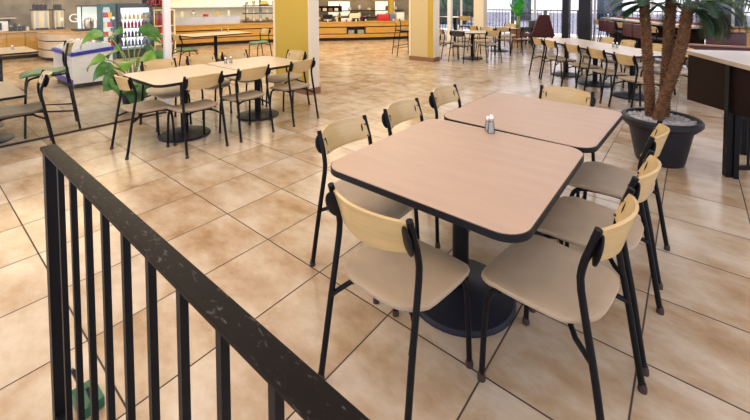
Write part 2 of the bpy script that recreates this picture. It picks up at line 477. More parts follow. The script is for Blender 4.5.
SEAT_TAN = seat_mesh(M_seat); SEAT_GREEN = seat_mesh(M_seatgreen); SEAT_GREY = seat_mesh(M_seatgrey); SEAT_DARK = seat_mesh(M_seatdark)
BACK = back_mesh(M_maple); BACK_M = back_mesh(M_maroon); BACK_D = back_mesh(M_seatdark)
def make_chair():
    t = thing('dining_chair', 'x', 'chair', group='maple backed metal dining chairs')
    mesh_obj('seat', SEAT_TAN, t); mesh_obj('backrest', BACK, t)
    for s in (-1, 1):
        # rear leg that runs on up as the back post
        p = [(s*.220, -.262, .02), (s*.217, -.240, .15), (s*.212, -.212, .33), (s*.209, -.180, .50), (s*.207, -.160, .62), (s*.206, -.168, .68), (s*.204, -.193, .755), (s*.203, -.215, .822)]
        l = MB().tube(smooth_path(p, 1), .0132, 10).build('leg', M_black, t)
        glide(MB(), s*.220, -.264).build('glide', M_rub, l)
        # front leg bending back to a rail under the seat
        p = [(s*.205, .212, .02), (s*.203, .205, .20), (s*.200, .196, .34), (s*.198, .180, .388), (s*.190, .150, .412), (s*.170, .08, .420), (s*.145, -.05, .414), (s*.13, -.11, .400)]
        l = MB().tube(smooth_path(p, 1), .0122, 10).build('leg', M_black, t)
        glide(MB(), s*.205, .213).build('glide', M_rub, l)
        # oval clamp plate where the board meets the post
        M = Matrix.Rotation(.26, 4, 'X') @ Matrix.Rotation(-s*.42, 4, 'Z')
        pl = MB(); pl.lathe([(0, -.006), (.8, -.006), (1, -.003), (1, .003), (.8, .006), (0, .006)], (0, 0, 0), 20)
        bmesh.ops.transform(pl.bm, matrix=Matrix.Translation((s*.190, -.210, .742)) @ M @ Matrix.Rotation(PI/2, 4, 'X') @ Matrix.Diagonal((.036, .058, 1, 1)), verts=pl.bm.verts)
        o = pl.build('clamp_plate', M_black, t)
        for z, y in ((.702, -.160), (.772, -.183)): MB().sphere((s*.181, y-.004, z), .0062, 8).build('bolt', M_blackp, o)
    p = [(-.210, -.214, .345), (-.198, -.19, .357), (-.16, -.12, .387), (-.08, -.085, .410), (.08, -.085, .410), (.16, -.12, .387), (.198, -.19, .357), (.210, -.214, .345)]
    MB().tube(smooth_path(p, 1), .0105, 8).build('stretcher', M_black, t)
    return t
CHAIR = make_chair(); used = [False]
def chair(x, y, deg, label, group=None, seat=None, back=None, z=0):
    rz = math.radians(deg)      # 0 faces +Y
    if not used[0]:
        used[0] = True; o = CHAIR; o.location = (x, y, z); o.rotation_euler = (0, 0, rz); o['label'] = label
        if group: o['group'] = group
    else: o = dup(CHAIR, (x, y, z), rz, label, group)
    for c in o.children:
        if seat and c.data.name.startswith('seat'): c.data = seat
        if back and c.data.name.startswith('backrest'): c.data = back
    return o

# ------------------------------------------------------------------ table
def table(x0, x1, y0, y1, h, label, group, topm, rz=0, r=.11, name='dining_table', brad=.285, feet=((0, 0),)):
    cx, cy = (x0+x1)/2, (y0+y1)/2; hx, hy = (x1-x0)/2, (y1-y0)/2
    t = thing(name, label, 'table', (cx, cy, 0), rz, group)
    MB().prism(rrect(-hx+.005, hx-.005, -hy+.005, hy-.005, r-.005, 8), h-.025, h).build('tabletop', topm, t)
    MB().prism(rrect(-hx, hx, -hy, hy, r, 8), h-.031, h-.003).build('edge_band', M_edge, t)
    for fx, fy in feet:
        MB().tube([(fx, fy, .03), (fx, fy, h-.05)], .043, 16).build('column', M_black, t)
        MB().box((fx, fy, h-.043), (.46, .07, .014)).box((fx, fy, h-.043), (.07, .46, .0139)).build('mounting_plate', M_black, t)
        MB().lathe([(0, 0), (brad, 0), (brad, .010), (brad-.012, .022), (brad*.6, .034), (.10, .046), (.06, .060), (0, .060)], (fx, fy, 0), n=36).build('base', M_base, t)
    return t

G_NEAR = 'chairs around the two joined tables'
T1 = table(2.210, 3.216, -.172, .908, .745, 'near square laminate table with black edge in the foreground', 'joined foreground tables', M_lam)
T2 = table(2.26, 3.26, .930, 1.945, .745, 'second square laminate table behind the shakers, before the palm', 'joined foreground tables', M_lam, rz=math.radians(-2.0))
chair(2.722, -.195, -3, 'foreground chair at near table end, back to the railing, curved pale backrest', G_NEAR)
chair(3.240, .160, 83, 'nearest chair on the right side of the foreground table', G_NEAR)
chair(3.280, .680, 86, 'middle chair of three on the right side, beyond the nearest right chair', G_NEAR)
chair(3.288, 1.32, 88, 'right side chair next to the planter, last of that row', G_NEAR)
chair(2.187, .236, -90, 'nearest chair on the left side of the foreground table', G_NEAR)
chair(2.205, .845, -90, 'middle chair of three on the left side of the foreground tables', G_NEAR)
chair(2.200, 1.49, -90, 'left side chair at the second table, farthest of its row', G_NEAR)
chair(2.815, 1.92, 178, 'chair at the far end of the second foreground table, back seen over the top', G_NEAR)

# shakers
def shaker(x, y, z, h, label, group, rz=0, r=.019):
    t = thing('shaker', label, 'shaker', (x, y, z), rz, group)
    MB().lathe([(0, 0), (r*1.05, 0), (r*1.1, .006), (r*.95, h*.35), (r*.72, h*.72), (0, h*.72)], n=10).build('glass_body', M_jar, t)
    MB().lathe([(0, .002), (r*.8, .002), (r*.7, h*.5), (0, h*.5)], n=10).build('filling', mat('salt', (.75, .74, .72), .8), t)
    MB().lathe([(r*.76, h*.70), (r*.80, h*.74), (r*.72, h*.90), (r*.4, h), (0, h)], n=12).build('lid', M_chrome, t)
    return t
shaker(2.683, .845, .745, .118, 'taller glass shaker with slanted chrome lid on foreground table', 'shakers on the foreground table', r=.021)
shaker(2.645, .884, .745, .092, 'shorter glass shaker standing left behind the taller one', 'shakers on the foreground table')

# ------------------------------------------------------------------ railing in the foreground
RY = -1.184
r = thing('railing', 'black metal stair railing with scratched flat handrail in the foreground', 'railing', (1.88, RY, 0))
MB().box((1.15, 0, 1.054), (2.36, .046, .014), bev=.003).build('handrail', M_blackr, r)
MB().box((0, 0, .5235), (.036, .036, 1.047)).build('post', M_black, r)
for k in range(13):
    MB().box((.135+.1475*k, 0, .562), (.0165, .0165, .970)).build('baluster', M_black, r)
MB().box((1.15, 0, .07), (2.28, .03, .016)).build('bottom_rail', M_black, r)
b = thing('floor_box', 'small green plastic box with two dark upright tabs at the foot of the railing post', 'box', (1.845, -1.09, 0))
MB().box((0, 0, .022), (.13, .08, .042), bev=.006).build('body', M_greenp, b)
MB().bar((-.045, -.01, .05), (-.075, -.03, .115), .032, .012, (0, 1, 0)).build('tab', M_base, b)
MB().bar((.055, .0, .05), (.035, -.01, .095), .014, .010, (0, 1, 0)).build('tab', M_base, b)

# ------------------------------------------------------------------ middle table group by the glass wall
G_MID = 'chairs around the joined tables beside the glass partition'
table(-1.52, -.50, .12, 1.125, .74, 'pale laminate table next to the glass partition, left of the joined pair', 'joined middle tables', M_lamp_)
table(-1.52, -.50, 1.135, 2.14, .74, 'pale laminate table before the near yellow column, right of the joined pair', 'joined middle tables', M_lamp_)
chair(-.94, .17, 0, 'leftmost chair at the left end of the middle tables, against the glass', G_MID)
chair(-.535, .52, 90, 'left of three chairs with their backs to us at the middle tables', G_MID)
chair(-.52, 1.12, 90, 'second of three chairs with their backs to us at the middle tables', G_MID)
chair(-.50, 1.83, 94, 'right of three chairs with their backs to us at the middle tables', G_MID)
chair(-1.58, .66, -90, 'far side chair of the middle tables, in front of the leafy plant', G_MID)
chair(-1.62, 1.26, -90, 'far side chair of the middle tables, between the white mullion and next chair', G_MID)
chair(-1.64, 1.80, -90, 'far side chair of the middle tables, last before the yellow column', G_MID)
chair(-1.10, 2.20, 180, 'chair at the right end of the middle tables, before the yellow column', G_MID)
shaker(-1.30, 1.33, .74, .085, 'left glass shaker on the middle tables', 'shakers on the middle tables')
shaker(-1.28, 1.40, .74, .095, 'right glass shaker on the middle tables', 'shakers on the middle tables')
chair(-1.84, -.72, 173, 'dark seated chair this side of the glass above the railing post', None, SEAT_GREY)

# behind the glass
G_BG = 'seating behind the glass partition'
table(-3.55, -2.28, -1.45, -.58, .52, 'low pale table cut by the left picture edge just behind the glass', G_BG, M_lamp_, r=.07, brad=.26, feet=((.36, .08), (-.36, .08)))
def bar_stool(x, y, deg, label, seat=SEAT_GREEN, group='tall bar stools'):
    t = thing('bar_stool', label, 'stool', (x, y, 0), math.radians(deg), group)
    o = mesh_obj('seat', seat, t); o.location = (0, 0, .29)
    o = mesh_obj('backrest', BACK, t); o.location = (0, 0, .27)
    for s in (-1, 1):
        p = [(s*.225, -.29, 0), (s*.222, -.245, .35), (s*.212, -.19, .72), (s*.202, -.165, .88), (s*.196, -.20, 1.085)]
        MB().tube(smooth_path(p, 1), .0125, 8).build('leg', M_black, t)
        p = [(s*.215, .225, 0), (s*.208, .212, .40), (s*.202, .20, .64), (s*.200, .15, .70), (s*.203, -.06, .705), (s*.216, -.19, .72)]
        MB().tube(smooth_path(p, 1), .0125, 8).build('leg', M_black, t)
    MB().tube([(-.222, -.26, .24), (-.205, .20, .30), (.205, .20, .30), (.222, -.26, .24), (-.222, -.26, .24)], .010, 8).build('footrest', M_black, t)
    return t
bar_stool(-2.50, -.36, 171, 'tall black stool with green seat before the white freezer')
bar_stool(-4.05, -1.35, 0, 'tall stool at the left picture edge with only its green seat front showing')
table(-6.4, -5.15, -.85, .05, .74, 'pale table with black edge before the wooden cabinets', G_BG, M_lamp_)
shaker(-5.75, -.22, .74, .09, 'dark capped shaker on the table before the wooden cabinets', 'shakers behind the glass')
table(-6.75, -5.75, 3.05, 4.75, .74, 'pale table before the long wooden counter, seen right of the white mullion', G_BG, M_lamp_)
shaker(-6.55, 4.25, .74, .09, 'left shaker on the table before the long counter', 'shakers behind the glass')
shaker(-6.50, 4.42, .74, .09, 'right shaker on the table before the long counter', 'shakers behind the glass')
chair(-5.75, 2.85, 0, 'green seated chair right of the white mullion, left of the counter table', G_BG, SEAT_GREEN)
chair(-5.85, 5.0, 180, 'green seated chair right of the counter table, near the yellow column', G_BG, SEAT_GREEN)

# chest freezer
fz = thing('chest_freezer', 'white chest freezer with blue rim and sloped glass lid behind the glass', 'freezer', (-5.72, .83, 0))
def wedge(x0, x1, y0, y1, za0, za1, zb0, zb1):
    b = MB(); v = [b.bm.verts.new(p) for p in ((x0, y0, za0), (x1, y0, za0), (x1, y1, za1), (x0, y1, za1), (x0, y0, zb0), (x1, y0, zb0), (x1, y1, zb1), (x0, y1, zb1))]
    for q in ((0, 3, 2, 1), (4, 5, 6, 7), (0, 1, 5, 4), (1, 2, 6, 5), (2, 3, 7, 6), (3, 0, 4, 7)): b.face([v[i] for i in q])
    return b
wedge(-.68, .67, -.35, .29, .09, .09, .61, .675).build('body', M_whitep, fz)
MB().box((-.04, -.03, .05), (1.24, .56, .08)).build('plinth', M_blackp, fz)
MB().box((0, -.357, .13), (1.36, .014, .09)).build('skirt', M_blue, fz)
wedge(-.70, .69, -.37, .31, .60, .665, .665, .735).build('rim', M_blue, fz)
wedge(-.64, .64, -.33, -.05, .66, .69, .69, .84).build('lid', M_icedglass, fz)
wedge(-.64, .64, -.05, .275, .69, .72, .84, .80).build('lid', M_icedglass, fz)
MB().box((.671, .0, .27), (.012, .48, .26)).build('grille', M_grille, fz)

# potted broad-leaf plant behind the glass
def broad_leaf(b, base, direction, L, Wd, droop=.5, fold=.18, normal=None):
    d = Vector(direction).normalized(); up = Vector((0, 0, 1))
    side = d.cross(Vector(normal) if normal is not None else up); side = side.normalized() if side.length > .05 else Vector((1, 0, 0))
    def fn(u, v):
        a = u*droop*1.6
        ax = d*math.cos(a) - (up if d.z > -.5 else d*0)*math.sin(a)*.9
        p = Vector(base)
        n = 10
        for i in range(int(round(u*n))):
            aa = (i+.5)/n*droop*1.6
            p = p + (d*math.cos(aa)-up*math.sin(aa))*L/n
        w = Wd*math.sin(PI*min(1, (u*.97+.03))**.75)*.5
        x = v*2-1
        nrm = side.cross(d).normalized()
        return p + side*w*x + nrm*(abs(x)*w*fold + .010*math.sin(u*22)*abs(x))
    b.grid(fn, 10, 6, .003)
P = thing('potted_plant', 'large broad-leaved green plant in a dark pot beside the freezer', 'plant', (-2.95, .74, 0))
MB().lathe([(0, 0), (.13, 0), (.17, .28), (.185, .28), (.185, .31), (.155, .31), (.15, .27), (0, .27)], n=24).build('pot', M_pot, P)
MB().lathe([(0, .268), (.15, .268), (.15, .285), (0, .29)], n=16).build('soil', M_soil, P)
rp = random.Random(3)
specs = [  # (azimuth deg, stem height, reach, leaf length, width, droop, material)
    (250, 1.10, .36, .42, .17, 1.0, 1), (235, .72, .36, .36, .17, 1.0, 1), (210, 1.12, .15, .34, .15, .9, 0), (275, .62, .25, .40, .20, .9, 0),
    (60, 1.14, .10, .42, .20, .75, 0), (95, 1.02, .24, .36, .18, 1.0, 0), (60, .66, .26, .40, .28, .7, 0), (20, .56, .30, .42, .28, .7, 0),
    (20, .75, .20, .38, .20, .8, 1), (300, .48, .24, .40, .27, .8, 0), (330, .70, .18, .32, .17, .8, 1), (0, .46, .28, .44, .28, 1.1, 0), (200, .84, .25, .36, .18, .9, 0),
    (80, .60, .26, .36, .30, .9, 0), (100, .78, .24, .36, .28, 1.0, 0), (50, .46, .26, .36, .28, .9, 0), (110, .42, .22, .34, .26, 1.1, 0),
    (345, .30, .26, .40, .24, 1.3, 0), (325, .42, .30, .40, .28, .8, 0), (180, .60, .22, .34, .2, .8, 1)]
for az, hh, rc, Ln, Wd, dr, mm in specs:
    a = math.radians(az); dv = Vector((math.cos(a), math.sin(a), 0))
    tip = dv*rc + Vector((0, 0, hh))
    st = MB().tube(smooth_path([(dv.x*.02, dv.y*.02, .27), tuple(dv*rc*.25+Vector((0, 0, .27+(hh-.27)*.55))), tuple(dv*rc*.7+Vector((0, 0, hh*.97))), tuple(tip)], 1), .009, 6).build('stem', M_stalk, P)
    b = MB(); broad_leaf(b, tip, dv+Vector((0, 0, .30)), Ln*1.05, Wd*1.35, dr, .12, (.8+rp.uniform(-.3, .3), -.35+rp.uniform(-.3, .3), .75))
    b.build('leaf', M_leafy if mm else M_leaf, st, sharp=70)

# ------------------------------------------------------------------ potted palm
PALM = Vector((3.43, 3.22, 0))
pp = thing('potted_palm', 'three-trunked palm in a wide charcoal planter behind the right chairs', 'plant', PALM)
MB().lathe([(0, 0), (.195, 0), (.205, .03), (.265, .335), (.292, .345), (.297, .365), (.318, .372), (.333, .39), (.333, .425), (.318, .442), (.295, .440), (.285, .41), (0, .40)], n=40).build('planter', M_pot, pp)
b = MB()
rg = random.Random(5)
b.lathe([(0, .395), (.285, .395), (.285, .408), (0, .418)], n=30)
for k in range(330):
    a = rg.random()*2*PI; q = .28*math.sqrt(rg.random()); s_ = .009+.010*rg.random()
    b.sphere((q*math.cos(a), q*math.sin(a), .413), s_, 6, (1, 1.2, .7))
tag(b.build('gravel', M_pebble, pp), kind='stuff')
def trunk(pts, rad):
    path = smooth_path(pts, 3); b = MB(); n = len(path)
    b.tube(path, [rad*(1.08-.12*i/n) for i in range(n)], 14)
    # leaf-scar stubs wound round the trunk
    P_ = [Vector(p) for p in path]; seg = [(P_[i+1]-P_[i]).length for i in range(n-1)]; tot = sum(seg)
    k = 0; s_ = .02
    while s_ < tot-.01:
        q = s_; i = 0
        while i < n-2 and q > seg[i]: q -= seg[i]; i += 1
        t = (P_[i+1]-P_[i]).normalized(); c = P_[i]+t*q
        nx = t.cross(Vector((0, 1, 0))).normalized(); ny = t.cross(nx)
        for j in range(9):
            a = 2*PI*(j+.5*(k % 2))/9+rg.random()*.2; d = nx*math.cos(a)+ny*math.sin(a); e = t.cross(d)
            rr = rad*1.0
            v0 = b.bm.verts.new(c+d*rr*.93+e*.017-t*.014); v1 = b.bm.verts.new(c+d*rr*.93-e*.017-t*.014)
            v2 = b.bm.verts.new(c+d*rr*.93+t*.022); v3 = b.bm.verts.new(c+d*(rr+.014+.006*rg.random())+t*.014)
            for q3 in ((v0, v1, v3), (v1, v2, v3), (v2, v0, v3)): b.face(q3)
        k += 1; s_ += .026
    return b
def frond(b, base, az, el, L, bend, n=30, leaf=.34, wide=.018, hang=.28, roll=0.0):
    """feather leaf: arching rib plus a row of blades each side"""
    a = math.radians(az); hd = Vector((math.cos(a), math.sin(a), 0)); up = Vector((0, 0, 1)); sd = Vector((-hd.y, hd.x, 0))
    if roll: sd = (sd*math.cos(roll)+up*math.sin(roll))
    p = Vector(base); pts = []; e = math.radians(el); m = 26
    for i in range(m+1):
        pts.append((p.copy(), e)); p = p+(hd*math.cos(e)+up*math.sin(e))*L/m; e -= math.radians(bend)/m
    b.tube([q for q, _ in pts], [.009*(1-.75*i/m) for i in range(m+1)], 6)
    for k in range(n):
        u = .12+.88*k/(n-1); f = u*m; i = min(m-1, int(f)); p0 = pts[i][0].lerp(pts[i+1][0], f-i); e = pts[i][1]
        t = hd*math.cos(e)+up*math.sin(e)
        ll = leaf*(math.sin(PI*min(1, .18+u*.80))**.7)*(.85+.3*rg.random())
        for s_ in (-1, 1):
            dr = (sd*s_*.78+t*.72).normalized()
            q = p0.copy(); w = wide; prev = None
            for j in range(5):
                v = j/4; ww = w*(1-v**1.6)*(.55+.9*v if v < .4 else .95)+.0008
                dd = (dr-up*hang*(.25+v*1.1)).normalized()
                nrm = dd.cross(t); sidev = nrm.cross(dd); sidev = sidev.normalized()
                cur = (b.bm.verts.new(q+sidev*ww*.5), b.bm.verts.new(q-sidev*ww*.5))
                if prev: b.face((prev[0], prev[1], cur[1], cur[0]))
                prev = cur; q = q+dd*ll/4
    return b
trunk([(-.085, .05, .39), (-.105, .055, .8), (-.135, .055, 1.2), (-.16, .055, 1.56)], .037).build('trunk', M_trunk, pp)
trunk([(.02, .11, .39), (.03, .12, .8), (.045, .14, 1.3), (.06, .16, 2.0)], .039).build('trunk', M_trunk, pp)
trunk([(-.02, -.06, .39), (.02, -.04, .62), (.105, .0, .92), (.155, .03, 1.2), (.188, .055, 1.53)], .040).build('trunk', M_trunk, pp)
C1, C2, C3 = (-.16, .055, 1.55), (.06, .16, 1.98), (.185, .055, 1.50)
F_ = [ # trunk crown, azimuth, elevation, length, bend, blade length, material
    (C1, 215, 20, .34, 75, .15, 0), (C1, 195, 35, .38, 95, .15, 0), (C1, 228, -5, .26, 50, .13, 0), (C1, 35, 15, .30, 80, .14, 0), (C1, 205, -20, .24, 40, .12, 1), (C1, 180, 10, .32, 70, .15, 0), (C1, 222, 45, .40, 100, .15, 0), (C1, 270, 55, .34, 120, .13, 0), (C1, 20, 40, .36, 100, .15, 0),
    (C1, 320, 30, .6, 70, .24, 0), (C1, 60, 50, .8, 60, .26, 0), (C1, 120, 30, .7, 60, .26, 0),
    (C3, 60, 15, .50, 125, .20, 0), (C3, 42, 5, .40, 110, .19, 0), (C3, 25, 0, .46, 105, .20, 0), (C3, 0, 35, .55, 140, .20, 0), (C3, 200, 45, .45, 130, .17, 0), (C3, 120, 30, .5, 120, .18, 0), (C3, 310, 50, .40, 130, .15, 0),
    (C3, 35, 25, .52, 130, .20, 0), (C3, 12, 20, .50, 130, .20, 0), (C3, 350, 10, .44, 120, .18, 0), (C3, 50, 40, .66, 135, .22, 0), (C3, 20, 45, .66, 145, .22, 1), (C3, 330, 0, .36, 100, .16, 0),
    (C3, 340, 35, .95, 115, .30, 0), (C3, 5, 25, .95, 95, .30, 1), (C3, 40, 35, .9, 90, .30, 0), (C3, 20, 50, 1.1, 105, .32, 0), (C3, 80, 40, .9, 80, .3, 0),
    (C2, 5, 5, 1.15, 60, .38, 1), (C2, 345, 10, 1.15, 75, .38, 0), (C2, 25, 0, 1.1, 60, .38, 0), (C2, 355, 25, 1.35, 80, .40, 1), (C2, 215, 35, 1.0, 70, .3, 0),
    (C2, 100, 35, 1.0, 70, .3, 0), (C2, 300, 40, 1.0, 70, .3, 0)]
for c in (C1, C3):
    MB().lathe([(0, -.05), (.042, -.05), (.046, 0), (.03, .06), (0, .10)], c, 12).build('crown_bud', M_frond, pp)
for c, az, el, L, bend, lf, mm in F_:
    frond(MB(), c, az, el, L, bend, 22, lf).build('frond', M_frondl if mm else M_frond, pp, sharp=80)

# ------------------------------------------------------------------ bar table and booths on the right
bt = thing('bar_table', 'high bar table with dark brown apron on black legs at the right edge', 'table', (3.9, 3.2, 0))
A = Vector((3.575, 3.86)); B = Vector((4.22, 2.33)); dxy = (B-A).normalized(); nb = Vector((-dxy.y, dxy.x))
loc = Vector((3.9, 3.2))
def rel(v): return (v.x-loc.x, v.y-loc.y)
dp = .62
top = [rel(A), rel(B), rel(B+nb*dp), rel(A+nb*dp)]
MB().prism(top, 1.012, 1.05).build('tabletop', M_lamp_, bt)
A2 = A+dxy*.01+nb*.05; B2 = B-dxy*.03+nb*.05
b = MB(); q = [b.bm.verts.new((*rel(p), z)) for p, z in ((A2, .51), (B2, .66), (B2, 1.012), (A2, 1.012), (A2+nb*.03, .51), (B2+nb*.03, .66), (B2+nb*.03, 1.012), (A2+nb*.03, 1.012))]
for f_ in ((0, 1, 2, 3), (7, 6, 5, 4), (0, 4, 5, 1), (1, 5, 6, 2), (2, 6, 7, 3), (3, 7, 4, 0)): b.face([q[i] for i in f_])
b.build('apron', M_brownbl, bt)
MB().box((.03, -.03, .5), (.062, .062, 1.0), .4).build('leg', M_black, bt)
MB().box((*rel(B+nb*.5-dxy*.1), .5), (.062, .062, 1.0), .4).build('leg', M_black, bt)
MB().box((*rel(A+nb*.5+dxy*.12), .5), (.062, .062, 1.0), .4).build('leg', M_black, bt)
# low black guard beside it
gr = thing('guard_rail', 'low black barred guard rail under the bar table at right edge', 'railing', (3.98, 3.15, 0))
d2 = Vector((.80, .60, 0))
for z in (.10, .55): MB().bar(Vector((0, 0, z)), d2*1.0+Vector((0, 0, z)), .035, .035).build('rail', M_black, gr)
for k in range(7):
    MB().bar(d2*(.10+.14*k)+Vector((0, 0, .10)), d2*(.10+.14*k)+Vector((0, 0, .55)), .02, .02).build('baluster', M_black, gr)
for k in (0, 1.0): MB().bar(d2*k, d2*k+Vector((0, 0, .58)), .035, .035).build('post', M_black, gr)

def booth(x, y, deg, w, h, label, wood=False):
    t = thing('booth_bench', label, 'bench', (x, y, 0), math.radians(deg), 'booth benches by the terrace')
    MB().box((0, 0, h/2+.2), (w, .14, h-.4), bev=.05).build('backrest', M_maroon, t)
    MB().box((0, .30, .40), (w, .50, .14), bev=.04).build('seat', M_maroon, t)
    MB().box((0, .26, .165), (w*.96, .42, .33)).build('base', M_brownbl, t)
    MB().box((0, -.05, h+.01), (w+.02, .10, .03), bev=.008).build('top_trim', mat('brown_trim', (.30, .15, .10), .4), t)
    if wood: MB().box((0, -.10, h/2), (w, .03, h-.04)).build('back_panel', M_oak, t)
    return t
booth(4.55, 7.45, 4, 1.9, .79, 'maroon booth back just beyond the bar table under the palm fronds')
booth(4.15, 8.55, 15, .6, .97, 'taller rounded maroon booth back seen through the palm fronds')
booth(5.05, 9.75, 4, 1.7, 1.0, 'wood-panelled booth at the right edge above the maroon backs', True)

# ------------------------------------------------------------------ diagonal row of tables, right background
G_R = 'chairs along the diagonal row of tables'
rowd = Vector((-.76, .65)); c0 = Vector((2.89, 6.15)); az = math.degrees(math.atan2(.65, -.76))
LR = ['right of the three joined diagonal tables, behind the palm trunks', 'middle of the three joined diagonal tables', 'left of the three joined diagonal tables, nearest the far pillars']
centres = [(2.91, 6.12), (2.25, 6.82), (1.59, 7.52)]
rz = math.atan2(.72, -.68)
for (x, y), lb in zip(centres, LR):
    table(x-.48, x+.48, y-.46, y+.46, .74, 'pale table, '+lb, 'diagonal row tables', M_lamp_, rz=rz, r=.06)
u_ = Vector((-.68, .73)); n_ = Vector((.73, .68))
def rowchair(s_, side, label, seat=None, back=None):
    c = Vector((2.25, 6.82))+u_*s_ - n_*(.52*side)
    return chair(c.x, c.y, math.degrees(math.atan2(n_.y*side, n_.x*side))-90, label, G_R, seat, back)
rowchair(.82, 1, 'leftmost chair on the near side of the diagonal tables, facing away')
rowchair(.31, 1, 'second chair from the left on the near side of the diagonal tables')
rowchair(-.44, 1, 'third chair from the left on the near side of the diagonal tables')
rowchair(-1.11, 1, 'fourth chair from the left on the near side of the diagonal tables')
rowchair(-1.75, 1, 'chair of the diagonal tables standing behind the left palm trunk')
rowchair(.70, -1, 'left of the far side chairs at the diagonal tables')
rowchair(.10, -1, 'far side chair at the diagonal tables, near the second pillar')
rowchair(-.55, -1, 'far side chair at the diagonal tables, left of the palm trunk')
rowchair(-1.15, -1, 'far side chair at the diagonal tables, seen between palm trunks')
shaker(2.62, 6.62, .74, .10, 'right glass shaker on the diagonal tables', 'shakers on the diagonal tables')
shaker(2.55, 6.72, .74, .09, 'left glass shaker on the diagonal tables', 'shakers on the diagonal tables')

# background groups right of the far column
G_A = 'chairs right of the far yellow column'
table(-1.52, -.56, 8.05, 9.05, .74, 'pale table right of the far yellow column', 'background tables', M_lamp_, rz=.6)
table(-1.55, -.60, 10.1, 11.1, .74, 'pale table farther back under the tall green plant', 'background tables', M_lamp_, rz=.6)
chair(-1.62, 8.25, -45, 'chair left of the table beside the far yellow column', G_A)
chair(-1.02, 7.85, -5, 'chair, its back coloured dark as if backlit, in front of the table beside the far column', G_A, None, BACK_D)  # shade of a backlit board painted as a dark backrest
chair(-.48, 8.35, 55, 'chair right of the table beside the far yellow column', G_A)
chair(-1.0, 9.25, 180, 'chair behind the table beside the far yellow column', G_A)
chair(-.72, 9.95, 20, 'chair in front of the farther table under the green plant', G_A)
chair(-.30, 10.35, 65, 'dark backed chair right of the farther table', G_A, None, BACK_D)
chair(-1.55, 10.1, -30, 'chair left of the farther table', G_A)
chair(-1.1, 11.45, 180, 'chair behind the farther table under the green plant', G_A)
ht = table(-3.6, -2.4, 10.9, 11.7, 1.02, 'high pale table by the window right of the far column', 'background tables', M_lamp_, rz=-.5, name='high_table')
bar_stool(-2.25, 10.70, 10, 'dark seated bar stool at the high table by the window', SEAT_DARK)
bar_stool(-3.5, 10.55, -20, 'dark bar stool left at the high table, half behind the column', SEAT_DARK)
bar_stool(-2.92, 7.95, -35, 'black bar stool before the counter left of the far column', SEAT_DARK)

# dark bin, maroon lounge chair and banana plant near the windows
tag(MB().box((0, 0, .43), (.22, .30, .86), bev=.02).build('litter_bin', M_blackp, loc=(-.95, 13.5, 0)), 'square black bin by the windows below the green plant', 'bin')
lc = thing('lounge_chair', 'dark maroon high-backed lounge chair left of the dark pillars', 'chair', (-.44, 12.9, 0), .7)
b = MB(); b.prism([(-.30, -.10), (.30, -.10), (.12, .10), (-.12, .10)], .0, .01); b.bm.clear()
v = [b.bm.verts.new(p) for p in ((-.42, -.08, .35), (.42, -.08, .35), (.10, -.30, 1.10), (-.22, -.30, 1.10), (-.42, .02, .35), (.42, .02, .35), (.10, -.20, 1.10), (-.22, -.20, 1.10))]
for f_ in ((0, 1, 2, 3), (7, 6, 5, 4), (0, 4, 5, 1), (1, 5, 6, 2), (2, 6, 7, 3), (3, 7, 4, 0)): b.face([v[i] for i in f_])
b.build('backrest', M_maroon, lc)
MB().box((0, .28, .36), (.84, .62, .14), bev=.04).build('seat', M_maroon, lc)
for sx in (-.36, .36):
    for sy in (.02, .52): MB().box((sx, sy, .15), (.05, .05, .30)).build('leg', M_blackp, lc)
bp = thing('banana_plant', 'bright green upright leafy plant in a brown pot by the windows', 'plant', (-1.55, 13.7, 0))
MB().lathe([(0, 0), (.22, 0), (.30, .5), (.33, .5), (.33, .56), (.28, .56), (.27, .5), (0, .5)], n=20).build('pot', mat('brown_pot', (.25, .11, .06), .6), bp)
MB().tube([(0, 0, .5), (0, 0, 1.0)], .06, 8).build('stem', M_stalk, bp)
for az_, el_, L_ in ((-60, 70, 1.0), (-10, 65, 1.1), (-120, 60, .9), (40, 75, 1.2), (180, 65, 1.0), (-35, 82, 1.4), (-150, 75, 1.2)):
    a = math.radians(az_); e = math.radians(el_)
    b = MB(); broad_leaf(b, (.0, 0, .95), (math.cos(a)*math.cos(e), math.sin(a)*math.cos(e), math.sin(e)), L_, .34, .35)
    b.build('leaf', mat('bright_leaf', (.06, .42, .06), .35, var=.35, vscale=4), bp, sharp=70)

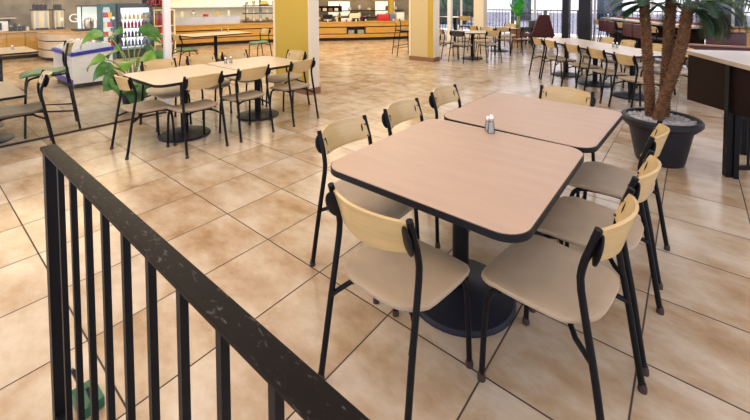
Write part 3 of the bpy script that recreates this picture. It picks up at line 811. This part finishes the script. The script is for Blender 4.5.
# long bar counter with chairs at the terrace side
bc = thing('bar_counter', 'long pale bar counter with maroon edge running behind the diagonal tables', 'counter', (2.3, 12.0, 0))
a = Vector((1.15, 14.1))-Vector((2.3, 12.0)); b_ = Vector((3.55, 9.6))-Vector((2.3, 12.0))
dd = (b_-a).normalized(); nn = Vector((-dd.y, dd.x))
def strip(o0, o1, z0, z1): return [tuple(a+nn*o0), tuple(b_+nn*o0), tuple(b_+nn*o1), tuple(a+nn*o1)], z0, z1
MB().prism(*strip(0, .55, .955, 1.0)).build('countertop', M_lamp_, bc)
MB().prism(*strip(.50, .56, .99, 1.06)).build('back_edge', mat('red_brown_edge', (.28, .08, .05), .4), bc)
MB().prism(*strip(.30, .36, .05, .955)).build('front_panel', M_brownbl, bc)
ln = (b_-a).length
k = 0
for i in range(7):
    s_ = .95+i*.60
    c = Vector((2.3, 12.0))+a+dd*s_-nn*.22
    fac = math.degrees(math.atan2(nn.y, nn.x))-90
    t = thing('bar_chair', ('maroon backed' if i % 3 else 'maple backed')+' high chair at the long bar, number %s from the pillars' % ['one', 'two', 'three', 'four', 'five', 'six', 'seven', 'eight', 'nine'][i], 'chair', (c.x, c.y, 0), math.radians(fac), 'high chairs along the bar counter')
    o = mesh_obj('seat', SEAT_DARK, t); o.location = (0, 0, .22)
    if i % 3: MB().box((0, -.24, .80), (.54, .06, .36), bev=.03).build('backrest', M_maroon, t)
    else:
        o = mesh_obj('backrest', BACK, t); o.location = (0, 0, .15)
    for s2 in (-1, 1):
        MB().tube([(s2*.22, -.28, 0), (s2*.215, -.20, .62), (s2*.213, -.22, .93)], .013, 6).build('leg', M_black, t)
        MB().tube([(s2*.21, .22, 0), (s2*.20, .18, .64)], .013, 6).build('leg', M_black, t)
shaker(1.42, 13.85, 1.0, .14, 'dark capped bottle standing at the left end of the bar counter', 'bottles on the bar counter', r=.04)

# ------------------------------------------------------------------ service counter along the back
ct = thing('service_counter', 'long curved honey-oak service counter with dark grooves along the back', 'counter', (0, 0, 0))
CT = COUNTER
ia = min(range(len(CT)), key=lambda i: (CT[i][0]+7.35)**2+(CT[i][1]-9.65)**2)
MB().sweep(CT, [(.26, .0), (.70, .0), (.70, .74), (.26, .74)]).build('core', M_dark, ct)
MB().sweep(CT, [(.16, .0), (.26, .0), (.26, .13), (.16, .13)]).build('toe_kick', M_dark, ct)
MB().sweep(CT, [(0, .13), (.262, .13), (.262, .268), (0, .268)]).build('lower_panel', M_oak, ct)
MB().sweep(CT[:ia+2], [(0, .302), (.262, .302), (.262, .54), (0, .54)]).build('middle_panel', M_oak, ct)
MB().sweep(CT[ia+3:], [(0, .302), (.262, .302), (.262, .54), (0, .54)]).build('middle_panel', M_oak, ct)
MB().sweep(CT, [(-.02, .582), (.262, .582), (.262, .74), (-.02, .74)]).build('upper_panel', M_oak, ct)
MB().sweep(CT, [(-.04, .74), (.72, .74), (.72, .78), (-.04, .78)]).build('countertop', M_oak, ct)
def along(path, i, back, z):
    p0 = Vector(path[i]); t = (Vector(path[min(i+1, len(path)-1)])-Vector(path[max(i-1, 0)])).normalized(); nv = Vector((-t.y, t.x))
    q = p0+nv*back
    return Vector((q.x, q.y, z)), math.atan2(t.y, t.x)
for k in range(2):
    p, a_ = along(CT, ia+1+k, .13, .272); p2, _ = along(CT, ia+2+k, .13, .272); p = (p+p2)/2
    b = thing('tray_stack', ['left', 'right'][k]+' stack of grey trays in the counter cubby', 'trays', p, a_, 'trays in the counter cubby')
    for j in range(5): MB().box((0, 0, .012+.034*j), (.24, .20, .022), bev=.004).build('tray', mat('tray_grey' if k == 0 else 'tray_green', (.42, .42, .45) if k == 0 else (.38, .46, .40), .4), b)

# wooden cabinets at left
for k in range(4):
    y0 = -1.55+.78*k
    cb = thing('base_cabinet', ['honey-oak base cabinet cut by the left picture edge', 'honey-oak base cabinet under the microwave', 'honey-oak base cabinet under the black jars', 'honey-oak base cabinet beside the curved beige unit'][k], 'cabinet', (-11.1, y0+.39, 0), 0, 'cabinets behind the freezer')
    MB().box((-.3, 0, .42), (.56, .776, .64)).build('carcass', M_oak, cb)
    MB().box((-.01, -.19, .42), (.03, .375, .63)).build('door', M_oak, cb); MB().box((-.01, .195, .42), (.03, .375, .63)).build('door', M_oak, cb)
    MB().box((-.32, 0, .05), (.5, .776, .10)).build('plinth', M_dark, cb)
tag(MB().box((0, 0, 0), (.66, 4.9, .04), bev=.006).build('worktop', M_oak, loc=(-11.38, .60, .76)), 'wooden worktop over the cabinets behind the freezer', 'worktop')
cu = thing('curved_unit', 'rounded beige counter unit with dark grooves left of the freezer', 'counter', (-10.05, 1.58, 0))
for nm, z0, z1, rr, mm in (('plinth', 0, .10, .52, M_dark), ('lower_band', .10, .29, .60, M_paleoak), ('groove', .29, .32, .57, M_dark), ('middle_band', .32, .53, .60, M_paleoak), ('groove', .53, .56, .57, M_dark), ('upper_band', .56, .74, .61, M_paleoak), ('top', .74, .77, .63, M_oak)):
    pts = [(rr*math.cos(t), rr*math.sin(t)) for t in [(-PI/2)+PI/2*i/16 for i in range(17)]]+[(rr, 1.47), (-.55, 1.47), (-.55, -rr)]
    MB().prism(pts, z0, z1).build(nm, mm, cu)

# ---- things on the counters
ZC = .78
def P3(i, back): return along(CT, i, back, ZC)
# microwave and jars, left edge
mw = thing('microwave', 'white microwave oven with dark door at the left picture edge', 'microwave', (-11.32, .20, ZC))
MB().box((0, 0, .15), (.36, .50, .28), bev=.01).build('body', M_whitep, mw)
MB().box((.185, -.05, .15), (.012, .34, .20)).build('door', M_winddark, mw)
for s_ in (-.2, .2): MB().box((0, s_, .006), (.3, .03, .012)).build('foot', M_blackp, mw)
sh = thing('wall_shelf', 'pale wall shelf above the microwave at the left edge', 'shelf', (-12.28, .0, 1.13))
MB().box((.17, 0, 0), (.36, 1.5, .03)).build('board', M_offw, sh)
for s_ in (-.6, .6): MB().box((.12, s_, -.06), (.24, .03, .10)).build('bracket', M_dark, sh)
tag(MB().box((0, 0, .11), (.26, .6, .22), bev=.02).build('storage_box', M_blackp, loc=(-12.05, -.15, 1.146)), 'black box on the wall shelf above the microwave', 'box')
for k, (y, hh) in enumerate(((.53, .16), (.62, .22), (.71, .18), (.80, .15), (.89, .12))):
    j = thing('jar', ['first', 'second', 'third', 'fourth', 'fifth'][k]+' dark jar from the microwave on the worktop', 'jar', (-11.32, y, ZC), 0, 'jars beside the microwave')
    MB().lathe([(0, 0), (.036, 0), (.040, hh*.5), (.030, hh*.8), (0, hh*.8)], n=10).build('body', M_blackp if k != 4 else M_offw, j)
    MB().lathe([(.031, hh*.8), (.031, hh), (0, hh)], n=10).build('lid', M_dark if k % 2 else M_steel, j)
for k, (y, w) in enumerate(((1.20, .36), (1.62, .22))):
    u2 = thing('drink_dispenser', ['left, wider', 'right, narrower'][k]+' tall cream drink dispenser with black top on the worktop', 'dispenser', (-11.42, y, ZC), 0, 'drink dispensers behind the counter')
    MB().box((0, 0, .30), (.36, w, .56), bev=.02).build('body', M_cream, u2)
    MB().box((.03, 0, .012), (.46, w+.04, .024)).box((.20, 0, .04), (.08, w*.8, .05)).build('drip_tray', M_blackp, u2)
    MB().box((.19, -w*.28, .30), (.012, w*.16, .5)).box((.19, w*.28, .30), (.012, w*.16, .5)).build('side_trim', M_steel, u2)
    hp = MB()
    for q in range(4): hp.lathe([(0, 0), (w*.11, 0), (w*.12, .13), (w*.05, .16), (0, .16)], (-.02, -w*.36+w*.24*q, .60), 10)
    hp.box((0, 0, .59), (.40, w+.06, .03)).build('hopper', M_dark, u2)
tag(MB().box((0, 0, 0), (.02, .36, .20)).build('notice_board', M_cream, loc=(-12.30, 3.05, 1.27)), 'small cream notice on the wall right of the dispensers', 'sign')
# lit display case on the worktop
dc = thing('display_case', 'lit white display case on a black base left of the fridges', 'display case', (-10.06, 2.26, .772))
MB().box((0, -.1, .03), (.5, .95, .06)).build('base', M_blackp, dc)
MB().box((-.20, 0, .38), (.03, .84, .64)).build('lit_back', M_menu, dc)
MB().box((0, 0, .715), (.46, .90, .035)).build('top', M_blackp, dc)
for y in (-.42, .1, .42): MB().box((.2, y, .38), (.025, .025, .65)).build('post', M_blackp, dc)
tag(MB().lathe([(0, 0), (.10, 0), (.13, .1), (.12, .26), (.07, .31), (0, .32)], n=14).build('serving_urn', M_steel, loc=(-9.92, 2.02, .834)), 'steel urn standing in the lit display case', 'urn')
tag(MB().lathe([(0, 0), (.07, 0), (.07, .22), (.05, .26), (0, .26)], n=14).build('canister', M_offw, loc=(-9.92, 2.28, .834)), 'pale canister right of the urn in the display case', 'canister')
# open teal merchandiser
def frame_case(t, w, d, h, mm, th=.05):
    b = MB()
    b.box((0, -w/2+th/2, h/2), (d, th, h)).box((0, w/2-th/2, h/2), (d, th, h)).box((0, 0, h-th), (d, w-2*th, th*2)).box((0, 0, .12), (d, w-2*th, .24)).box((-d/2+.02, 0, h/2), (.04, w-2*th, h-.3))
    return b.build('cabinet', mm, t)
mc = thing('drinks_shelf_unit', 'narrow teal open chiller with white shelves left of the drinks fridge', 'fridge', (-9.05, 2.21, 0))
frame_case(mc, .36, .34, 1.55, M_teal, .05)
MB().box((-.125, 0, .84), (.02, .25, 1.1)).build('lit_back', M_menu, mc)
for z in (.35, .62, .89, 1.16): MB().box((.0, 0, z), (.24, .255, .02)).build('shelf', M_whitep, mc)
for k, z in enumerate((.36, .63, .90, 1.17)):
    for q in range(2):
        tag(MB().box((0, 0, .07), (.12, .105, .14), bev=.01).build('snack_pack', [M_yel, M_red, M_offw, M_pink][(k+q) % 4], loc=(-9.01, 2.15+.12*q, z+.001)), ['yellow', 'red', 'cream', 'pink'][(k+q) % 4]+' pack on the '+['bottom', 'second', 'third', 'top'][k]+' shelf of the teal chiller', 'pack', 'packs in the teal chiller')
# drinks fridge
fr = thing('drinks_fridge', 'black framed upright drinks fridge with lit white interior behind the plant', 'fridge', (-9.10, 2.87, 0))
frame_case(fr, .90, .62, 1.56, M_blackp, .065)
MB().box((-.25, 0, .82), (.02, .765, 1.15)).build('lit_back', M_screen, fr)
MB().box((.19, 0, 1.37), (.03, .765, .15)).build('header_panel', M_screen, fr)
for z in (.32, .58, .84, 1.10): MB().box((0, 0, z), (.46, .765, .018)).build('shelf', M_whitep, fr)
MB().box((.305, 0, .82), (.010, .77, 1.16)).build('door_glass', M_glass, fr)
def bottle(x, y, z, h, m, label, group, r=.034):
    t = thing('bottle', label, 'bottle', (x, y, z), 0, group)
    MB().lathe([(0, 0), (r, 0), (r, h*.62), (r*.38, h*.82), (r*.38, h*.92), (0, h*.92)], n=10).build('body', m, t)
    MB().lathe([(r*.45, h*.91), (r*.45, h), (0, h)], n=8).build('cap', M_whitep, t)
ordn = ['first', 'second', 'third', 'fourth', 'fifth', 'sixth', 'seventh', 'eighth', 'ninth']
for sh_, (z, ms, nm, n, hh) in enumerate(((1.109, [M_yel, M_offw], 'top', 7, .16), (.849, [M_pink, M_reddrink], 'second', 8, .22), (.589, [M_purple, M_blackp], 'third', 8, .19), (.329, [M_purple, M_blue], 'bottom', 8, .2))):
    for k in range(n):
        m_ = ms[k % 2] if sh_ else ms[0 if k > 1 else 1]
        cn = {M_yel: 'yellow', M_offw: 'cream', M_pink: 'magenta', M_reddrink: 'dark red', M_purple: 'purple', M_blackp: 'black', M_blue: 'blue'}[m_]
        bottle(-8.95, 2.87-.325+.65*k/(n-1), z+.001, hh, m_, '%s bottle, %s from the left on the %s fridge shelf' % (cn, ordn[k], nm), 'bottles in the drinks fridge')
# rack of red bottles with sign
rk = thing('bottle_rack', 'open cream rack of red drink bottles between the fridge and white mullion', 'rack', (-9.15, 3.72, 0))
for y in (-.30, .30): MB().box((0, y, .68), (.45, .03, 1.36)).build('side_panel', M_cream, rk)
for z in (.30, .62, .86, 1.345): MB().box((0, 0, z), (.45, .57, .025)).build('shelf', M_cream, rk)
MB().box((-.21, 0, .68), (.02, .57, 1.3)).build('back_panel', M_cream, rk)
for k in range(4):
    bottle(-9.03, 3.72-.2+.135*k, .873, .42, M_reddrink, 'large dark red bottle, %s from the left on the upper rack shelf' % ordn[k], 'large red bottles on the rack', .058)
    bottle(-9.03, 3.72-.2+.135*k, .633, .21, M_red if k % 2 else M_yel, '%s small bottle, %s from the left on the middle rack shelf' % ('red' if k % 2 else 'yellow', ordn[k]), 'small bottles on the rack', .04)
    bottle(-9.03, 3.72-.2+.135*k, .313, .26, M_red if k % 2 else M_offw, '%s bottle, %s from the left on the low rack shelf' % ('red' if k % 2 else 'cream', ordn[k]), 'low bottles on the rack', .045)
sg = thing('sign_panel', 'dark sign panel with red lettering above the bottle rack', 'sign', (-9.15, 3.55, 1.53))
MB().box((0, 0, .09), (.05, .75, .34)).build('board', M_brownbl, sg)
MB().box((0, -.3, -.12), (.03, .03, .10)).box((0, .3, -.12), (.03, .03, .10)).build('bracket', M_dark, sg)
lettering('ABLE', .22, M_red, sg, (.027, -.30, -.03))

# kitchen line right of the mullion
ks = thing('steel_counter_guard', 'low stainless steel guard standing on the service counter behind the table', 'guard', (0, 0, ZC))
SUB = [p for p in CT if 4.2 < p[1] < 6.75]
MB().sweep(SUB, [(.10, 0), (.34, 0), (.34, .26), (.10, .26)]).build('panel', M_steel, ks)
MB().sweep(SUB, [(.06, .26), (.40, .26), (.40, .28), (.06, .28)]).build('ledge', M_steel, ks)
WSUB = [p for p in WALLP if 4.9 < p[1] < 9.6]
kt = thing('kitchen_lining', 'bright white tiled wall lining behind the steel guard', 'wall lining', (0, 0, 0))
MB().sweep(WSUB, [(-.03, .85), (-.005, .85), (-.005, 1.38), (-.03, 1.38)]).build('tile', M_walltile, kt)
kh = thing('extractor_hood', 'long stainless steel extractor hood above the white tiled wall', 'hood', (0, 0, 0))
MB().sweep(WSUB, [(-.75, 1.42), (-.03, 1.38), (-.03, 2.2), (-.55, 2.2)]).build('canopy', M_steel, kh)
MB().sweep(WSUB, [(-.50, 1.385), (-.25, 1.375), (-.25, 1.40), (-.50, 1.41)]).build('lamp', M_warmlit, kh)
kb = thing('back_bench', 'pale kitchen bench behind the steel guard', 'bench', (0, 0, 0))
MB().sweep(WSUB, [(-.60, 0), (-.04, 0), (-.04, .85), (-.60, .85)]).build('body', M_paleoak, kb)
ri = random.Random(11)
idx = [i for i, p in enumerate(CT) if 4.3 < p[1] < 6.6]
names = ['white_pot', 'steel_pan', 'cup_stack', 'sauce_bottle', 'steel_jug', 'red_tub', 'wooden_bowl', 'spice_jar', 'spice_jar', 'cup_stack']
descr = ['white pot', 'steel pan', 'stack of cream cups', 'dark sauce bottle', 'steel jug', 'red rimmed tub', 'brown bowl', 'yellow spice jar', 'brown spice jar', 'stack of white cups']
mats_ = [M_whitep, M_steel, M_cream, M_blackp, M_steel, M_red, M_tilebase, M_yel, M_tilebase, M_whitep]
for k in range(10):
    i = idx[int(len(idx)*(k+.5)/10)]; p, a_ = along(CT, i, .23, ZC+.28)
    hh = [.12, .10, .20, .24, .18, .10, .09, .14, .13, .22][k]; r_ = [.10, .10, .05, .035, .07, .10, .09, .045, .045, .05][k]
    tag(MB().lathe([(0, 0), (r_*.85, 0), (r_, hh*.5), (r_*.9, hh*.85), (r_*.5, hh), (0, hh)], n=14).build(names[k], mats_[k], loc=p), '%s on the steel guard ledge, %s from the left' % (descr[k], (ordn+['last'])[k]), names[k].split('_')[-1], 'kitchen ware on the steel ledge')

# three-tier black rack
p, a_ = along(CT, min(range(len(CT)), key=lambda i: abs(CT[i][1]-7.55)), .38, ZC)
tr = thing('tiered_rack', 'black three-tier rack of glassware on the counter left of the yellow column', 'rack', p, a_)
for z in (.05, .36, .66): MB().box((0, 0, z), (1.35, .34, .035)).build('shelf', M_blackp, tr)
for x in (-.55, .55): MB().box((x, .1, .38), (.03, .03, .76)).build('post', M_blackp, tr)
MB().box((0, .1, .8), (.06, .05, .35)).build('spine', M_blackp, tr)
Mr = Matrix.Translation(p) @ Matrix.Rotation(a_, 4, 'Z')
for s_ in range(3):
    for k in range(5):
        q = Mr @ Vector((-.5+.25*k, 0, (.0685, .3785, .6785)[s_]))
        if s_ == 2 and k in (2, 3): continue
        hh = .13+.05*((k*7+s_*3) % 3)
        tag(MB().lathe([(0, 0), (.05, 0), (.045, .01), (.05, hh*.5), (.06, hh), (.055, hh), (.045, hh*.5), (0, .02)], n=12).build('tumbler', [M_jar, M_offw, M_steel][(k+s_) % 3], loc=q), '%s tumbler, %s from the left on the %s tier of the black rack' % (['glass', 'cream', 'steel'][(k+s_) % 3], ordn[k], ['lowest', 'middle', 'top'][s_]), 'tumbler', 'tumblers on the black rack')
bk = tag(thing('basket', 'woven yellow basket on top of the black rack', 'basket', Mr @ Vector((.15, 0, .6785))))
MB().lathe([(0, 0), (.15, 0), (.22, .05), (.17, .06), (.12, .16), (.05, .18), (0, .18)], n=18).build('body', mat('straw', (.66, .45, .14), .7, bump=.4, bscale=60), bk)
tag(MB().box((0, 0, .10), (.34, .26, .20), bev=.02).build('crate', M_red, loc=Mr @ Vector((1.02, .1, 0)), rotz=a_), 'red crate on the counter right of the black rack', 'crate')

# right stretch of the counter
def at_px(i, back): return along(CT, i, back, ZC)
R = [i for i, p in enumerate(CT) if p[1] > 8.6]
def frac(t): return R[min(len(R)-1, int(t*(len(R)-1)))]
p, a_ = along(CT, frac(.17), .64, ZC)
ds = thing('display_stand', 'tall black tiered display stand behind the counter beside the near column', 'stand', p, a_)
for z in (.02, .40, .62): MB().box((0, 0, z), (1.0, .24, .04)).build('shelf', M_blackp, ds)
for x in (-.5, .5): MB().box((x, .12, .36), (.04, .04, .7)).build('post', M_brownbl, ds)
MB().box((.05, .165, .50), (1.1, .02, .26)).build('back_panel', M_brownbl, ds)
Md = Matrix.Translation(p) @ Matrix.Rotation(a_, 4, 'Z')
for k in range(4):
    tag(MB().lathe([(0, 0), (.06, 0), (.08, .08), (.05, .14), (0, .15)], n=12).build('bread_roll', M_cream if k % 2 else M_paleoak, loc=Md @ Vector((-.36+.24*k, 0, .0405))), '%s roll, %s from the left on the lowest tier of the black stand' % ('cream' if k % 2 else 'brown', ordn[k]), 'roll', 'rolls on the black stand')
    tag(MB().box((0, 0, .06), (.16, .16, .12), bev=.02).build('cake_box', M_offw if k % 2 else M_tilebase, loc=Md @ Vector((-.36+.24*k, 0, .4205)), rotz=a_), '%s box, %s from the left on the middle tier of the black stand' % ('cream' if k % 2 else 'brown', ordn[k]), 'box', 'boxes on the black stand')
items = [(.205, 'cash_register', 'black cash register with pale screen on the right counter', (.46, .34, .26), M_blackp), (.315, 'white_container', 'low white container right of the cash register', (.40, .3, .13), M_whitep),
         (.39, 'cream_carton', 'tall cream carton on the right counter', (.42, .24, .32), M_cream), (.395, 'black_tub', 'short black tub before the cream carton', (.26, .2, .13), M_blackp),
         (.432, 'purple_box', 'purple box on the right counter', (.16, .16, .2), M_purple), (.495, 'dark_box', 'dark box between the purple box and red crate', (.16, .18, .18), M_brownbl),
         (.575, 'red_crate', 'bright red crate on the right counter', (.48, .26, .28), M_red), (.69, 'blue_bucket', 'slate blue container on the counter above the black stool', (.22, .22, .30), mat('slate_blue', (.12, .17, .28), .4)),
         (.76, 'white_box', 'white box on the counter next to the far column', (.34, .28, .34), M_whitep)]
for t_, nm, lb, d_, m_ in items:
    p, a_ = along(CT, frac(t_), {'cash_register': .25, 'cream_carton': .55, 'black_tub': .24}.get(nm, .28), ZC)
    if nm == 'cash_register':
        t = thing(nm, lb, 'till', p, a_)
        MB().box((0, .0, .07), (.46, .30, .14), bev=.01).build('drawer_base', m_, t); MB().box((0, .05, .21), (.40, .05, .15), Matrix.Rotation(.3, 4, 'X'), bev=.006).build('screen', m_, t)
        MB().box((0, -.152, .07), (.30, .012, .03)).build('label_strip', M_offw, t)
    else: tag(MB().box((0, 0, d_[2]/2), d_, bev=.015).build(nm, m_, loc=p, rotz=a_), lb, nm.split('_')[-1])
p, a_ = along(CT, frac(.74), 1.15, 0)
tag(MB().tube([(0, 0, 0), (0, 0, 3.34)], .14, 20).build('support_post', M_yellow, loc=p), 'round yellow post behind the right counter', 'post')
WR = [q for q in WALLP if 9.3 < q[1] < 13.8]
for k, t_ in enumerate((.14, .46, .86)):
    p, a_ = along(WR, int(t_*(len(WR)-1)), -.09, 0)
    bb = thing('lit_menu_panel', ['left', 'middle', 'right'][k]+' glowing cream panel on the wall behind the right counter', 'panel', (p.x, p.y, .95), a_, 'glowing panels behind the right counter')
    MB().box((0, 0, .32), (.96, .03, .62)).build('diffuser', M_warmlit, bb)
    MB().box((0, .03, .32), (1.0, .03, .70)).build('frame', M_offw, bb)

sh = thing('back_shelf', 'dark shelf of crockery on the wall behind the right counter', 'shelf', (0, 0, 0))
WR = [q for q in WALLP if 9.8 < q[1] < 13.8]
MB().sweep(WR, [(-.44, 1.165), (-.16, 1.165), (-.16, 1.195), (-.44, 1.195)]).build('board', M_brownbl, sh)
MB().sweep(WR, [(-.44, .84), (-.16, .84), (-.16, .87), (-.44, .87)]).build('board', M_brownbl, sh)
for z, nm in ((1.196, 'upper'), (.871, 'lower')):
    for k in range(9):
        i = int((len(WR)-1)*(k+.5)/9); p, a_ = along(WR, i, -.30, z)
        m_, cn = [(M_whitep, 'white'), (M_tilebase, 'brown'), (M_cream, 'cream'), (M_steel, 'steel')][(k*3+(nm == 'lower')) % 4]
        hh = [.16, .24, .12, .20][(k*5) % 4]
        tag(MB().lathe([(0, 0), (.06, 0), (.085, hh*.5), (.06, hh*.85), (.065, hh), (0, hh)], n=14).build('crock', m_, loc=p), '%s crock, %s from the left on the %s shelf behind the right counter' % (cn, ordn[k], nm), 'crock', 'crocks on the back shelf')
for k in range(9):
    i = R[min(len(R)-1, 2+int((len(R)-4)*k/9))]; p, a_ = along(CT, i, .035, ZC+.001)
    m_, cn = [(M_whitep, 'white'), (M_red, 'red'), (M_cream, 'cream')][(k*2) % 3]
    t = thing('cup', '%s cup, %s from the left along the front edge of the right counter' % (cn, ordn[k]), 'cup', p, 0, 'cups along the right counter')
    MB().lathe([(0, 0), (.026, 0), (.038, .09), (.034, .09), (.024, .008), (0, .008)], n=14).build('body', m_, t)
